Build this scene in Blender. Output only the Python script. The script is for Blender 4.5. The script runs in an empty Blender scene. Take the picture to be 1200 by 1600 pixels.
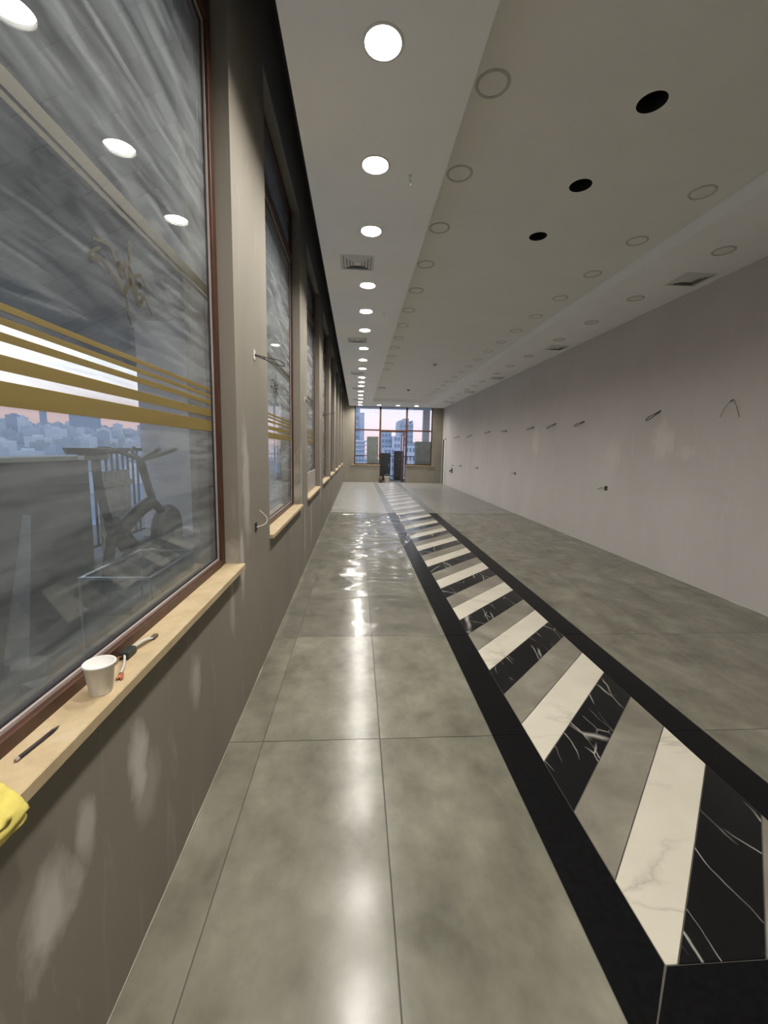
import bpy, bmesh, math, random
from mathutils import Vector, Matrix, noise as mnoise

sc = bpy.context.scene
C = sc.collection
random.seed(7)

# ------------------------------------------------------------------ camera
CAM_H = 1.505
F_PX, PITCH, YAW, ROLL, CY_PX = 645.82, .12830957, .0666872, -.02093689, 785.807
cp, sp, cy_, sy_ = math.cos(PITCH), math.sin(PITCH), math.cos(YAW), math.sin(YAW)
fwd = Vector((sy_*cp, cy_*cp, -sp)); right = Vector((cy_, -sy_, 0)); down = fwd.cross(right)
r2 = math.cos(ROLL)*right + math.sin(ROLL)*down
d2 = -math.sin(ROLL)*right + math.cos(ROLL)*down
cam_d = bpy.data.cameras.new('camera'); cam = bpy.data.objects.new('camera', cam_d); C.objects.link(cam)
m = Matrix((r2, -d2, -fwd)).transposed().to_4x4(); m.translation = (0, 0, CAM_H)
cam.matrix_world = m
cam_d.sensor_fit = 'HORIZONTAL'; cam_d.sensor_width = 36; cam_d.lens = F_PX/1200*36
cam_d.shift_y = -(800-CY_PX)/1200
cam_d.clip_start = .02; cam_d.clip_end = 5000
sc.camera = cam

# ------------------------------------------------------------------ world: dusk sky
SKY = 1.3
w = bpy.data.worlds.new('dusk_sky'); sc.world = w; w.use_nodes = True
nt = w.node_tree; nt.nodes.clear()
o_ = nt.nodes.new('ShaderNodeOutputWorld'); bg = nt.nodes.new('ShaderNodeBackground')
tc = nt.nodes.new('ShaderNodeTexCoord'); sx = nt.nodes.new('ShaderNodeSeparateXYZ'); rp = nt.nodes.new('ShaderNodeValToRGB')
nt.links.new(tc.outputs['Generated'], sx.inputs[0]); nt.links.new(sx.outputs['Z'], rp.inputs[0])
nt.links.new(bg.outputs[0], o_.inputs[0])
# the sun has set on the window side: pink haze low down, a bright afterglow above it
dt = nt.nodes.new('ShaderNodeVectorMath'); dt.operation = 'DOT_PRODUCT'; dt.inputs[1].default_value = (-.92, .39, 0)
nt.links.new(tc.outputs['Generated'], dt.inputs[0])
gw = nt.nodes.new('ShaderNodeMapRange'); gw.interpolation_type = 'SMOOTHSTEP'; gw.inputs[1].default_value = .3; gw.inputs[2].default_value = 1.0
nt.links.new(dt.outputs['Value'], gw.inputs[0])
rw = nt.nodes.new('ShaderNodeValToRGB'); nt.links.new(sx.outputs['Z'], rw.inputs[0])
rw.color_ramp.elements[0].position = 0.0; rw.color_ramp.elements[0].color = (.62, .40, .43, 1)
rw.color_ramp.elements[1].position = 1.0; rw.color_ramp.elements[1].color = (.22, .42, .95, 1)
for p_, c_ in ((.06, (.76, .53, .55, 1)), (.095, (1.15, 1.05, 1.08, 1)), (.16, (1.7, 1.7, 1.8, 1)), (.5, (.75, .95, 1.3, 1))):
    e_ = rw.color_ramp.elements.new(p_); e_.color = c_
mxs = nt.nodes.new('ShaderNodeMixRGB'); nt.links.new(gw.outputs[0], mxs.inputs[0]); nt.links.new(rp.outputs[0], mxs.inputs[1]); nt.links.new(rw.outputs[0], mxs.inputs[2])
nt.links.new(mxs.outputs[0], bg.inputs[0]); bg.inputs[1].default_value = SKY
cr = rp.color_ramp
cr.elements[0].position = 0.0; cr.elements[0].color = (.95, .66, .68, 1)
cr.elements[1].position = 1.0; cr.elements[1].color = (.22, .42, .95, 1)
for p_, c_ in ((.06, (.92, .80, .88, 1)), (.14, (.82, .84, 1.0, 1)), (.45, (.45, .66, 1.0, 1))):
    e = cr.elements.new(p_); e.color = c_

# ------------------------------------------------------------------ exposure
vs = sc.view_settings
vs.view_transform = 'Standard'; vs.look = 'None'; vs.gamma = 1; vs.use_curve_mapping = False
vs.exposure = 0.0
sc.cycles.use_denoising = True
sc.cycles.sample_clamp_indirect = 8
sc.cycles.max_bounces = 9
sc.cycles.transparent_max_bounces = 16
LAMP = 360.0          # radiance of a lit downlight lens

# ------------------------------------------------------------------ dimensions
XL, XR, YE, YB = -.635, 3.93, 19.1, -2.6        # left wall, right wall, end wall, wall behind the camera
ZC, ZR, ZS = 3.437, 3.557, 4.6                  # soffits, raised ceiling, slab
XS, X1, X2, YS = -.38, .59, 2.93, 17.27         # soffit edges
GX = -.74                                       # glass plane of the left windows
ZT = .3                                         # terrace floor

# ------------------------------------------------------------------ node helpers
class Mat:
    def __init__(s, name):
        s.m = bpy.data.materials.new(name); s.m.use_nodes = True
        s.t = s.m.node_tree; s.n = s.t.nodes; s.b = s.n['Principled BSDF']; s.out = s.n['Material Output']
    def new(s, typ, **kw):
        n = s.n.new('ShaderNode'+typ)
        for k, v in kw.items(): setattr(n, k, v)
        return n
    def link(s, a, b): s.t.links.new(a, b)
    def set(s, **kw):
        for k, v in kw.items():
            k = {'base': 'Base Color', 'rough': 'Roughness', 'metal': 'Metallic', 'spec': 'Specular IOR Level', 'alpha': 'Alpha', 'trans': 'Transmission Weight', 'coat': 'Coat Weight'}[k]
            if isinstance(v, tuple) and len(v) == 3: v = v+(1,)
            s.b.inputs[k].default_value = v
        return s
    def pos(s):
        return s.new('NewGeometry').outputs['Position']
    def mapping(s, vec, scale=(1, 1, 1), loc=(0, 0, 0), rot=(0, 0, 0)):
        m_ = s.new('Mapping'); s.link(vec, m_.inputs['Vector'])
        m_.inputs['Scale'].default_value = scale; m_.inputs['Location'].default_value = loc; m_.inputs['Rotation'].default_value = rot
        return m_.outputs[0]
    def shifted(s, vec, k=37.0):
        """position moved by a random amount per object, so that alike pieces differ"""
        oi = s.new('ObjectInfo'); mu = s.new('VectorMath', operation='SCALE')
        mu.inputs[0].default_value = (k, k*1.7, k*.6); s.link(oi.outputs['Random'], mu.inputs['Scale'])
        ad = s.new('VectorMath', operation='ADD'); s.link(vec, ad.inputs[0]); s.link(mu.outputs[0], ad.inputs[1])
        return ad.outputs[0]
    def noise(s, vec, scale, detail=4, rough=.55, dist=0):
        n = s.new('TexNoise'); s.link(vec, n.inputs['Vector'])
        n.inputs['Scale'].default_value = scale; n.inputs['Detail'].default_value = detail
        n.inputs['Roughness'].default_value = rough; n.inputs['Distortion'].default_value = dist
        return n.outputs['Fac']
    def ramp(s, fac, stops):
        r = s.new('ValToRGB'); s.link(fac, r.inputs[0]); e = r.color_ramp.elements
        def c4(c): return c+(1,) if isinstance(c, tuple) else (c, c, c, 1)
        e[0].position, e[0].color = stops[0][0], c4(stops[0][1]); e[1].position, e[1].color = stops[-1][0], c4(stops[-1][1])
        for p, c in stops[1:-1]:
            x = e.new(p); x.color = c4(c)
        return r.outputs[0]
    def math(s, op, a, b=None, clamp=False):
        n = s.new('Math', operation=op, use_clamp=clamp)
        for i, v in enumerate((a, b)):
            if v is None: continue
            if isinstance(v, (int, float)): n.inputs[i].default_value = v
            else: s.link(v, n.inputs[i])
        return n.outputs[0]
    def mix(s, fac, a, b, mode='MIX'):
        n = s.new('MixRGB', blend_type=mode)
        for i, v in enumerate((fac, a, b)):
            if isinstance(v, (int, float)): n.inputs[i].default_value = v
            elif isinstance(v, tuple): n.inputs[i].default_value = v+(1,)
            else: s.link(v, n.inputs[i])
        return n.outputs[0]
    def col(s, c): s.link(c, s.b.inputs['Base Color']); return s
    def rough(s, c): s.link(c, s.b.inputs['Roughness']); return s
    def bump(s, h, strength=.2, dist=.01):
        b = s.new('Bump'); b.inputs['Strength'].default_value = strength; b.inputs['Distance'].default_value = dist
        s.link(h, b.inputs['Height']); s.link(b.outputs[0], s.b.inputs['Normal']); return s

def plain(name, c, rough=.6, metal=0, var=.12, scale=6):
    """a plain colour with slight procedural mottling"""
    M_ = Mat(name); M_.set(rough=rough, metal=metal)
    n = M_.noise(M_.new('TexCoord').outputs['Object'], scale, 3)
    lo = tuple(x*(1-var) for x in c); hi = tuple(min(1, x*(1+var)) for x in c)
    M_.col(M_.ramp(n, [(.3, lo), (.7, hi)])); return M_.m

def paint(name, c, patches=(), streak=.12, light=(.62, .58, .52)):
    """matt wall paint, unevenly rolled, with filler patches at given places ((x, y, z), (ry, rz), strength)"""
    M_ = Mat(name); M_.set(rough=.75, spec=.25)
    p = M_.pos()
    n1 = M_.noise(M_.mapping(p, (1, .9, .45)), 1.3, 5, .6, .6)
    base = M_.ramp(n1, [(.3, tuple(x*(1-streak) for x in c)), (.5, c), (.72, tuple(x*(1+streak*1.1) for x in c))])
    n2 = M_.noise(M_.mapping(p, (4, 4, .7)), 2.4, 4, .6, 1.2)
    f = M_.ramp(n2, [(.60, 0.0), (.78, .28)])
    base = M_.mix(f, base, light)
    if patches:
        nz = M_.noise(M_.mapping(p, (4, 5, 3)), 2.2, 4, .55, .3)
        tot = None
        for (q, r, k) in patches:
            v = M_.new('VectorMath', operation='SUBTRACT'); M_.link(p, v.inputs[0]); v.inputs[1].default_value = q
            v2 = M_.new('VectorMath', operation='MULTIPLY'); M_.link(v.outputs[0], v2.inputs[0]); v2.inputs[1].default_value = (0, 1/r[0], 1/r[1])
            ln = M_.new('VectorMath', operation='LENGTH'); M_.link(v2.outputs[0], ln.inputs[0])
            a = M_.math('SUBTRACT', 1.0, ln.outputs['Value'])
            a = M_.math('ADD', a, M_.math('MULTIPLY', M_.math('SUBTRACT', nz, .5), 1.5))
            a = M_.math('MULTIPLY', M_.math('MULTIPLY', a, 1.6, True), k)
            tot = a if tot is None else M_.math('MAXIMUM', tot, a)
        base = M_.mix(tot, base, light)
    M_.col(base)
    M_.bump(M_.noise(p, 90, 3), .08, .002)
    return M_.m

def wood_like(name, a, b, rough=.4, stretch=(1, 1, 1), scale=12):
    M_ = Mat(name); M_.set(rough=rough)
    n = M_.noise(M_.mapping(M_.shifted(M_.pos()), stretch), scale, 5, .6, .8)
    M_.col(M_.ramp(n, [(.3, a), (.7, b)])); return M_.m

MT = {}
def build_materials():
    # grey porcelain with cloudy cement look
    M_ = Mat('cement_porcelain'); M_.set(spec=.34)
    p = M_.shifted(M_.pos())
    n1 = M_.noise(M_.mapping(p, (1.5, 1, 1)), 2.4, 4, .55, .1); n2 = M_.noise(p, 8, 5, .62, .15)
    nn = M_.math('ADD', M_.math('MULTIPLY', n1, .68), M_.math('MULTIPLY', n2, .32))
    M_.col(M_.ramp(nn, [(.34, (.128, .123, .094)), (.45, (.174, .167, .129)), (.55, (.213, .204, .160)), (.68, (.275, .266, .210))]))
    M_.rough(M_.ramp(n2, [(.3, .17), (.7, .23)])); MT['tile'] = M_.m
    # the strip's darker grey stone
    M_ = Mat('grey_stone'); M_.set(spec=.5)
    p = M_.shifted(M_.pos())
    n1 = M_.noise(p, 3, 5, .6, .5)
    M_.col(M_.ramp(n1, [(.28, (.16, .148, .12)), (.5, (.23, .212, .172)), (.7, (.32, .298, .245))]))
    M_.set(rough=.28); MT['stripe_grey'] = M_.m
    # white marble
    M_ = Mat('white_marble'); M_.set(rough=.25)
    p = M_.shifted(M_.pos())
    n1 = M_.noise(M_.mapping(p, (.7, 2.0, 1), rot=(0, 0, .5)), 1.5, 5, .5, .5)
    v = M_.math('ABSOLUTE', M_.math('SUBTRACT', n1, .5))
    vein = M_.ramp(v, [(0, 1.0), (.006, .5), (.03, 0.0)])
    gate = M_.ramp(M_.noise(p, 2.2, 1), [(.46, 0.0), (.66, 1.0)])
    f = M_.math('MULTIPLY', vein, gate)
    cl = M_.ramp(M_.noise(p, 4, 4), [(.3, (.62, .575, .475)), (.7, (.69, .65, .55))])
    M_.col(M_.mix(M_.math('MULTIPLY', f, .75), cl, (.34, .31, .26))); MT['stripe_white'] = M_.m
    # black marble with white veins
    M_ = Mat('black_veined_marble'); M_.set(rough=.22)
    p = M_.shifted(M_.pos())
    nz = M_.new('TexNoise'); M_.link(p, nz.inputs['Vector']); nz.inputs['Scale'].default_value = 3; nz.inputs['Detail'].default_value = 3
    wv = M_.new('VectorMath', operation='SCALE'); M_.link(nz.outputs['Color'], wv.inputs[0]); wv.inputs['Scale'].default_value = .10
    ad = M_.new('VectorMath', operation='ADD'); M_.link(p, ad.inputs[0]); M_.link(wv.outputs[0], ad.inputs[1])
    tot = None
    for sc_, th, rot in ((2.6, .0075, .45), (4.6, .006, 1.25), (3.4, .006, -.5)):
        vo = M_.new('TexVoronoi', feature='DISTANCE_TO_EDGE'); M_.link(M_.mapping(ad.outputs[0], (1, .30, 0), (0, 0, 0), (0, 0, rot)), vo.inputs['Vector'])
        vo.inputs['Scale'].default_value = sc_
        a = M_.ramp(vo.outputs['Distance'], [(0, 1.0), (th, .35), (th*2, 0.0)])
        g = M_.ramp(M_.noise(M_.mapping(p, (1, 1, 1), (sc_, 3, 1)), 2.6, 2), [(.47, 0.0), (.60, 1.0)])
        a = M_.math('MULTIPLY', a, g); tot = a if tot is None else M_.math('MAXIMUM', tot, a)
    M_.col(M_.mix(M_.math('MULTIPLY', tot, .8), (.006, .006, .007), (.62, .60, .55))); MT['stripe_black'] = M_.m
    M_ = Mat('plain_black_granite'); M_.set(rough=.3, spec=.12)
    M_.col(M_.ramp(M_.noise(M_.pos(), 40, 3), [(.3, (.004, .004, .0045)), (.7, (.008, .008, .009))])); MT['border'] = M_.m
    MT['grout'] = plain('dark_grout', (.10, .095, .08), .9)
    # walls
    MT['wall_left'] = paint('taupe_paint_filled', (.25, .226, .187), streak=.08, light=(.56, .53, .48), patches=[
        ((XL, .80, .53), (.10, .13), 1.0), ((XL, .92, .60), (.05, .09), .7), ((XL, 1.16, .57), (.06, .14), 1.0), ((XL, 1.20, .45), (.09, .14), .35),
        ((XL, 1.60, .57), (.07, .13), .6), ((XL, 2.10, .68), (.05, .20), .45), ((XL, 2.30, .85), (.06, .22), .9),
        ((XL, 2.42, 1.25), (.09, .40), .5), ((XL, 4.78, 1.1), (.07, .5), .7), ((XL, 5.1, .55), (.08, .45), .5), ((XL, 5.8, .5), (.1, .4), .4), ((XL, 7.3, 1.0), (.12, .6), .5)])
    MT['wall_right'] = paint('pale_taupe_primer', (.55, .52, .498), streak=.05, light=(.70, .68, .63), patches=[
        ((XR, 5.15, 1.72), (.22, .32), .55), ((XR, 4.75, 1.55), (.16, .12), .35), ((XR, 9.0, 1.75), (.25, .35), .5), ((XR, 6.2, 1.5), (.3, .25), .3)])
    MT['wall_end'] = paint('taupe_paint', (.29, .268, .222))
    MT['ceiling'] = plain('white_ceiling_paint', (.90, .90, .90), .85, var=.02, scale=2)
    MT['raised'] = plain('dimmed_ceiling_paint', (.80, .79, .76), .85, var=.02, scale=2)  # darker than the soffits: the panel's dimmer light is put into the colour
    MT['slot'] = plain('slot_shade_slab', (.10, .10, .105), .9)  # the slot's lack of light is put into the slab's dark colour
    MT['putty'] = plain('white_caulk', (.66, .63, .56), .8); MT['caulk'] = plain('grey_caulk', (.40, .38, .32), .85)
    # window frames, sills
    M_ = Mat('brown_lacquer'); M_.set(rough=.42)
    n = M_.noise(M_.mapping(M_.pos(), (9, 1.2, 1.2)), 9, 4)
    M_.col(M_.ramp(n, [(.3, (.050, .019, .010)), (.7, (.085, .033, .017))])); MT['brown'] = M_.m
    M_ = Mat('cream_marble'); M_.set(rough=.5)
    p = M_.pos(); n1 = M_.noise(p, 7, 6, .7, .8); n2 = M_.noise(p, 38, 4, .7)
    c1 = M_.ramp(n1, [(.3, (.44, .335, .195)), (.55, (.56, .435, .265)), (.75, (.62, .51, .365))])
    M_.col(M_.mix(M_.ramp(n2, [(.62, 0.0), (.75, .35)]), c1, (.36, .27, .16))); MT['sill'] = M_.m
    MT['gasket'] = plain('black_gasket', (.02, .02, .022), .6)
    MT['bead'] = plain('pale_glazing_bead', (.42, .36, .34), .5)
    # glass, smeared with plaster dust
    for key, amt, tint in (('glass', 1.0, (.90, .93, .93)), ('glass_end', .35, (.95, .97, .98))):
        M_ = Mat('dusty_'+key); M_.n.remove(M_.b)
        geo = M_.new('NewGeometry')
        ior = M_.new('MapRange'); M_.link(geo.outputs['Backfacing'], ior.inputs['Value'])
        ior.inputs['To Min'].default_value = 1.5; ior.inputs['To Max'].default_value = 1/1.5
        fr = M_.new('Fresnel'); M_.link(ior.outputs[0], fr.inputs['IOR'])
        tr = M_.new('BsdfTransparent'); tr.inputs[0].default_value = tint+(1,)
        gl = M_.new('BsdfGlossy'); gl.inputs['Roughness'].default_value = .0
        mx = M_.new('MixShader'); M_.link(fr.outputs[0], mx.inputs[0]); M_.link(tr.outputs[0], mx.inputs[1]); M_.link(gl.outputs[0], mx.inputs[2])
        df = M_.new('BsdfDiffuse'); df.inputs[0].default_value = (.46, .49, .51, 1)
        p = geo.outputs['Position']
        s1 = M_.noise(M_.mapping(p, (1, 1.1, 5.5), rot=(-.62, 0, 0)), 1.5, 5, .62, .9)
        s2 = M_.noise(M_.mapping(p, (1, 1.0, 16), rot=(-.5, 0, 0)), 1.4, 4, .6, .6)
        s3 = M_.noise(M_.mapping(p, (1, .6, 6), rot=(-.06, 0, 0)), 2.2, 4, .6, .8)
        a = M_.math('ADD', M_.ramp(s1, [(.38, .045), (.74, .20)]), M_.ramp(s2, [(.58, 0.0), (.72, .16)]))
        a = M_.math('ADD', a, M_.ramp(s3, [(.52, 0.0), (.75, .14)]))
        a = M_.math('MINIMUM', a, .20)
        lw = M_.new('LayerWeight'); lw.inputs['Blend'].default_value = .5          # a dust coat looks denser at a slant
        a = M_.math('MULTIPLY', a, M_.math('ADD', 1.0, M_.math('MULTIPLY', M_.math('POWER', lw.outputs['Facing'], 4.0), 3.0)))
        a = M_.math('MULTIPLY', a, 1.0*amt)
        m2 = M_.new('MixShader'); M_.link(a, m2.inputs[0]); M_.link(mx.outputs[0], m2.inputs[1]); M_.link(df.outputs[0], m2.inputs[2])
        M_.link(m2.outputs[0], M_.out.inputs[0]); MT[key] = M_.m
    # gold film decals: partly see-through
    M_ = Mat('gold_film'); M_.set(rough=.45)
    M_.col(M_.ramp(M_.noise(M_.mapping(M_.pos(), (1, .5, 6)), 6, 4), [(.3, (.27, .22, .105)), (.7, (.33, .275, .135))])); MT['gold'] = M_.m
    tl = M_.new('BsdfTranslucent'); tl.inputs[0].default_value = (.85, .70, .33, 1)
    mx = M_.new('MixShader'); mx.inputs[0].default_value = .6
    M_.link(M_.b.outputs[0], mx.inputs[1]); M_.link(tl.outputs[0], mx.inputs[2]); M_.link(mx.outputs[0], M_.out.inputs[0])
    M_ = Mat('dim_gold_film'); M_.set(rough=.5, base=(.085, .076, .045), alpha=.55); MT['dim_gold'] = M_.m  # duller gold; the upper bands' missing backlight is put into this colour
    # lamps
    M_ = Mat('lit_lens'); M_.b.inputs['Emission Color'].default_value = (1.0, .955, .885, 1); M_.b.inputs['Emission Strength'].default_value = LAMP
    M_.set(base=(.9, .9, .9)); M_.m.cycles.emission_sampling = 'FRONT'; MT['lens_on'] = M_.m
    MT['lens_off'] = plain('unlit_lens', (.77, .76, .73), .5, var=.02)
    MT['trim_white'] = plain('white_lamp_trim', (.78, .77, .74), .45, var=.03)
    MT['trim_grey'] = plain('grey_lamp_trim', (.50, .49, .46), .55, var=.05)
    MT['vent'] = plain('grey_vent_metal', (.66, .66, .66), .5, var=.03)
    MT['vent_back'] = plain('vent_shade', (.10, .10, .105), .9)  # shade of the uncut vent cavity put into a flat plate
    MT['dark'] = plain('hole_shade', (.008, .008, .009), .95)  # unlit depth of holes and slots put into black
    MT['cable'] = plain('dark_cable', (.035, .032, .03), .5)
    MT['cable_pale'] = plain('pale_cable', (.55, .52, .47), .5)
    MT['copper'] = plain('copper_wire', (.55, .22, .12), .35, .6)
    MT['cup'] = plain('white_foam', (.82, .80, .77), .6, var=.03)
    MT['plastic_black'] = plain('black_plastic', (.02, .024, .02), .45)
    MT['pencil'] = plain('dark_purple_lacquer', (.035, .022, .03), .4)
    MT['sponge'] = plain('yellow_foam', (.78, .66, .16), .9, scale=30)
    MT['white_frame'] = plain('white_door_paint', (.66, .65, .62), .5, var=.04)
    MT['bucket'] = plain('pale_plastic', (.52, .50, .46), .5)
    MT['brown_bag'] = plain('brown_sack', (.12, .085, .06), .9)
    # films on the floor
    for key, milk, rgh, shine in (('film_clear', .03, .12, .55), ('film_milky', .165, .25, .55)):
        M_ = Mat(key); M_.n.remove(M_.b)
        geo = M_.new('NewGeometry')
        tr = M_.new('BsdfTransparent'); tr.inputs[0].default_value = (.95, .95, .95, 1)
        gl = M_.new('BsdfGlossy'); gl.inputs['Roughness'].default_value = rgh
        lw = M_.new('LayerWeight'); lw.inputs['Blend'].default_value = .40
        fr = M_.math('MULTIPLY', lw.outputs['Fresnel'], shine)
        mx = M_.new('MixShader'); M_.link(fr, mx.inputs[0]); M_.link(tr.outputs[0], mx.inputs[1]); M_.link(gl.outputs[0], mx.inputs[2])
        df = M_.new('BsdfDiffuse'); df.inputs[0].default_value = (.93, .92, .89, 1)
        nz = M_.noise(M_.mapping(geo.outputs['Position'], (1, .8, 1)), 2.4, 5, .65, 1)
        f = M_.ramp(nz, [(.3, milk*.75), (.7, milk*1.35)])
        m2 = M_.new('MixShader'); M_.link(f, m2.inputs[0]); M_.link(mx.outputs[0], m2.inputs[1]); M_.link(df.outputs[0], m2.inputs[2])
        M_.link(m2.outputs[0], M_.out.inputs[0]); MT[key] = M_.m
    # terrace
    MT['terrace'] = plain('grey_terrace_paving', (.20, .20, .19), .8, var=.25, scale=2)
    MT['render_grey'] = plain('grey_render', (.20, .205, .21), .85, var=.15, scale=2)
    MT['coping'] = plain('pale_stone_coping', (.60, .60, .58), .7)
    MT['pier'] = plain('pale_render', (.68, .69, .70), .85, var=.06, scale=2)
    MT['board'] = wood_like('grey_soffit_board', (.15, .155, .165), (.20, .205, .215), .7, (1, 6, 1), 3)
    MT['plank'] = wood_like('weathered_plank', (.40, .39, .36), (.55, .54, .50), .8, (1, 6, 6), 3)
    MT['rail'] = plain('dark_railing', (.06, .06, .065), .5)
    MT['bike'] = plain('dark_grey_bike_paint', (.06, .062, .066), .5)
    MT['bike_pale'] = plain('pale_bike_cover', (.20, .21, .22), .5)
    MT['steel'] = plain('steel_edge', (.55, .60, .60), .3, .7)
    MT['unit'] = plain('dark_grey_unit', (.055, .058, .065), .6)
    MT['wrapped'] = plain('grey_green_wrap', (.24, .25, .215), .8, var=.2, scale=3)
    # city; blue distance haze is put into the facade and ground colours
    MT['tower_blue'] = plain('blue_glass_facade', (.34, .48, .60), .35)
    MT['city_pale'] = plain('hazed_pale_facade', (.62, .64, .66), .8)
    MT['city_mid'] = plain('hazed_mid_facade', (.46, .51, .56), .8)
    MT['city_white'] = plain('white_slab', (.80, .80, .80), .7)
    MT['city_win'] = plain('city_window', (.24, .31, .39), .4)
    MT['hill'] = plain('far_hillside', (.30, .34, .35), .9, var=.3, scale=.02)
    MT['ground'] = plain('city_ground', (.30, .33, .36), .9, var=.3, scale=.02)
build_materials()

# ------------------------------------------------------------------ mesh helpers
class MB:
    def __init__(s): s.v, s.f, s.sm = [], [], []
    def add(s, vs_, fs, smooth=False):
        k = len(s.v); s.v += [tuple(v) for v in vs_]; s.f += [tuple(i+k for i in f) for f in fs]; s.sm += [smooth]*len(fs); return s
    def box(s, x0, x1, y0, y1, z0, z1):
        return s.add([(x0, y0, z0), (x1, y0, z0), (x1, y1, z0), (x0, y1, z0), (x0, y0, z1), (x1, y0, z1), (x1, y1, z1), (x0, y1, z1)],
                     [(0, 3, 2, 1), (4, 5, 6, 7), (0, 1, 5, 4), (1, 2, 6, 5), (2, 3, 7, 6), (3, 0, 4, 7)])
    def cbox(s, x0, x1, y0, y1, z0, z1, c=.004):
        """box with chamfered edges"""
        bm = bmesh.new(); bmesh.ops.create_cube(bm, size=1)
        for v in bm.verts: v.co = Vector(((x0+x1)/2+v.co.x*(x1-x0), (y0+y1)/2+v.co.y*(y1-y0), (z0+z1)/2+v.co.z*(z1-z0)))
        bmesh.ops.bevel(bm, geom=bm.edges[:], offset=c, segments=1, affect='EDGES')
        bm.verts.ensure_lookup_table()
        for i, v in enumerate(bm.verts): v.index = i
        s.add([v.co[:] for v in bm.verts], [[v.index for v in f.verts] for f in bm.faces]); bm.free(); return s
    def slab(s, poly, z0, z1, c=.0012):
        """flat tile from a counter-clockwise outline, top edge chamfered"""
        n = len(poly); cx = sum(p[0] for p in poly)/n; cy = sum(p[1] for p in poly)/n
        def inset(p):
            dx, dy = cx-p[0], cy-p[1]; L = math.hypot(dx, dy) or 1; return (p[0]+dx/L*c*1.4, p[1]+dy/L*c*1.4)
        vs_ = [(x, y, z0) for x, y in poly]+[(x, y, z1-c) for x, y in poly]+[inset(p)+(z1,) for p in poly]
        fs = [tuple(range(2*n, 3*n)), tuple(range(n-1, -1, -1))]
        for k in (0, n):
            for i in range(n): j = (i+1) % n; fs.append((k+i, k+j, k+n+j, k+n+i))
        return s.add(vs_, fs)
    def prism(s, pts, axis, a0, a1):
        """outline extruded along an axis ('x': pts are (y, z); 'y': (x, z))"""
        n = len(pts)
        mk = (lambda p, a: (a, p[0], p[1])) if axis == 'x' else (lambda p, a: (p[0], a, p[1]))
        vs_ = [mk(p, a0) for p in pts]+[mk(p, a1) for p in pts]
        return s.add(vs_, [tuple(range(n-1, -1, -1)), tuple(range(n, 2*n))]+[(i, (i+1) % n, n+(i+1) % n, n+i) for i in range(n)])
    def lathe(s, prof, cx, cy, n=24, smooth=True, caps=(False, False)):
        """profile of (r, z) turned about a vertical axis"""
        vs_, fs = [], []
        for r, z in prof:
            for i in range(n): a = 2*math.pi*i/n; vs_.append((cx+r*math.cos(a), cy+r*math.sin(a), z))
        for k in range(len(prof)-1):
            for i in range(n): j = (i+1) % n; fs.append((k*n+i, k*n+j, (k+1)*n+j, (k+1)*n+i))
        s.add(vs_, fs, smooth)
        if caps[0]: s.add(vs_[:n], [tuple(range(n-1, -1, -1))])
        if caps[1]: s.add(vs_[-n:], [tuple(range(n))])
        return s
    def tube(s, pts, r, n=6, closed=False):
        pts = [Vector(p) for p in pts]; vs_, fs = [], []; m_ = len(pts)
        for i, p in enumerate(pts):
            a = pts[(i-1) % m_] if closed or i else p; b = pts[(i+1) % m_] if closed or i < m_-1 else p
            t = (b-a).normalized(); u = t.orthogonal() if i == 0 else (u-t*u.dot(t)); u.normalize(); v = t.cross(u)
            rr = r[i] if isinstance(r, (list, tuple)) else r
            for k in range(n): q = 2*math.pi*k/n; vs_.append(p+(u*math.cos(q)+v*math.sin(q))*rr)
        for i in range(m_-1 if not closed else m_):
            for k in range(n): l = (k+1) % n; j = (i+1) % m_; fs.append((i*n+k, i*n+l, j*n+l, j*n+k))
        if not closed: fs += [tuple(range(n-1, -1, -1)), tuple((m_-1)*n+k for k in range(n))]
        return s.add(vs_, fs, True)
    def build(s, name, mat, parent=None):
        me = bpy.data.meshes.new(name)
        off = Vector((0, 0, 0)); q = parent
        while q: off += q.location; q = q.parent
        me.from_pydata([Vector(v)-off for v in s.v], [], s.f); me.validate(); me.update()
        for p, f in zip(me.polygons, s.sm): p.use_smooth = f
        me.materials.append(MT[mat] if isinstance(mat, str) else mat)
        o = bpy.data.objects.new(name, me); C.objects.link(o)
        if parent: o.parent = parent
        return o

def tag(o, label=None, cat=None, group=None, kind=None):
    if label: o['label'] = label
    if cat: o['category'] = cat
    if group: o['group'] = group
    if kind: o['kind'] = kind
    return o
def thing(name, loc, label, cat, group=None):
    o = bpy.data.objects.new(name, None); C.objects.link(o); o.location = loc; o.empty_display_size = .05
    return tag(o, label, cat, group)
def struct(o, label=None): return tag(o, label, kind='structure')
def copy_tree(o, parent=None):
    c = o.copy(); C.objects.link(c); c.parent = parent
    for ch in list(o.children): copy_tree(ch, c)
    return c
def smooth_curve(pts, k=6):
    """Catmull-Rom through points"""
    P = [Vector(p) for p in pts]; P = [P[0]]+P+[P[-1]]; out = []
    for i in range(1, len(P)-2):
        for j in range(k):
            t = j/k; a, b, c, d = P[i-1:i+3]
            out.append(.5*((2*b)+(c-a)*t+(2*a-5*b+4*c-d)*t*t+(3*b-a-3*c+d)*t**3))
    out.append(P[-2]); return out
ORD = ['nearest', 'second', 'third', 'fourth', 'fifth', 'sixth', 'seventh', 'eighth', 'ninth', 'tenth', 'eleventh', 'twelfth', 'thirteenth', 'fourteenth',
       'fifteenth', 'sixteenth', 'seventeenth', 'eighteenth', 'nineteenth', 'twentieth', 'twenty-first', 'twenty-second']
def nth(i): return ORD[i] if i == 0 else ORD[i]+' nearest'

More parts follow.
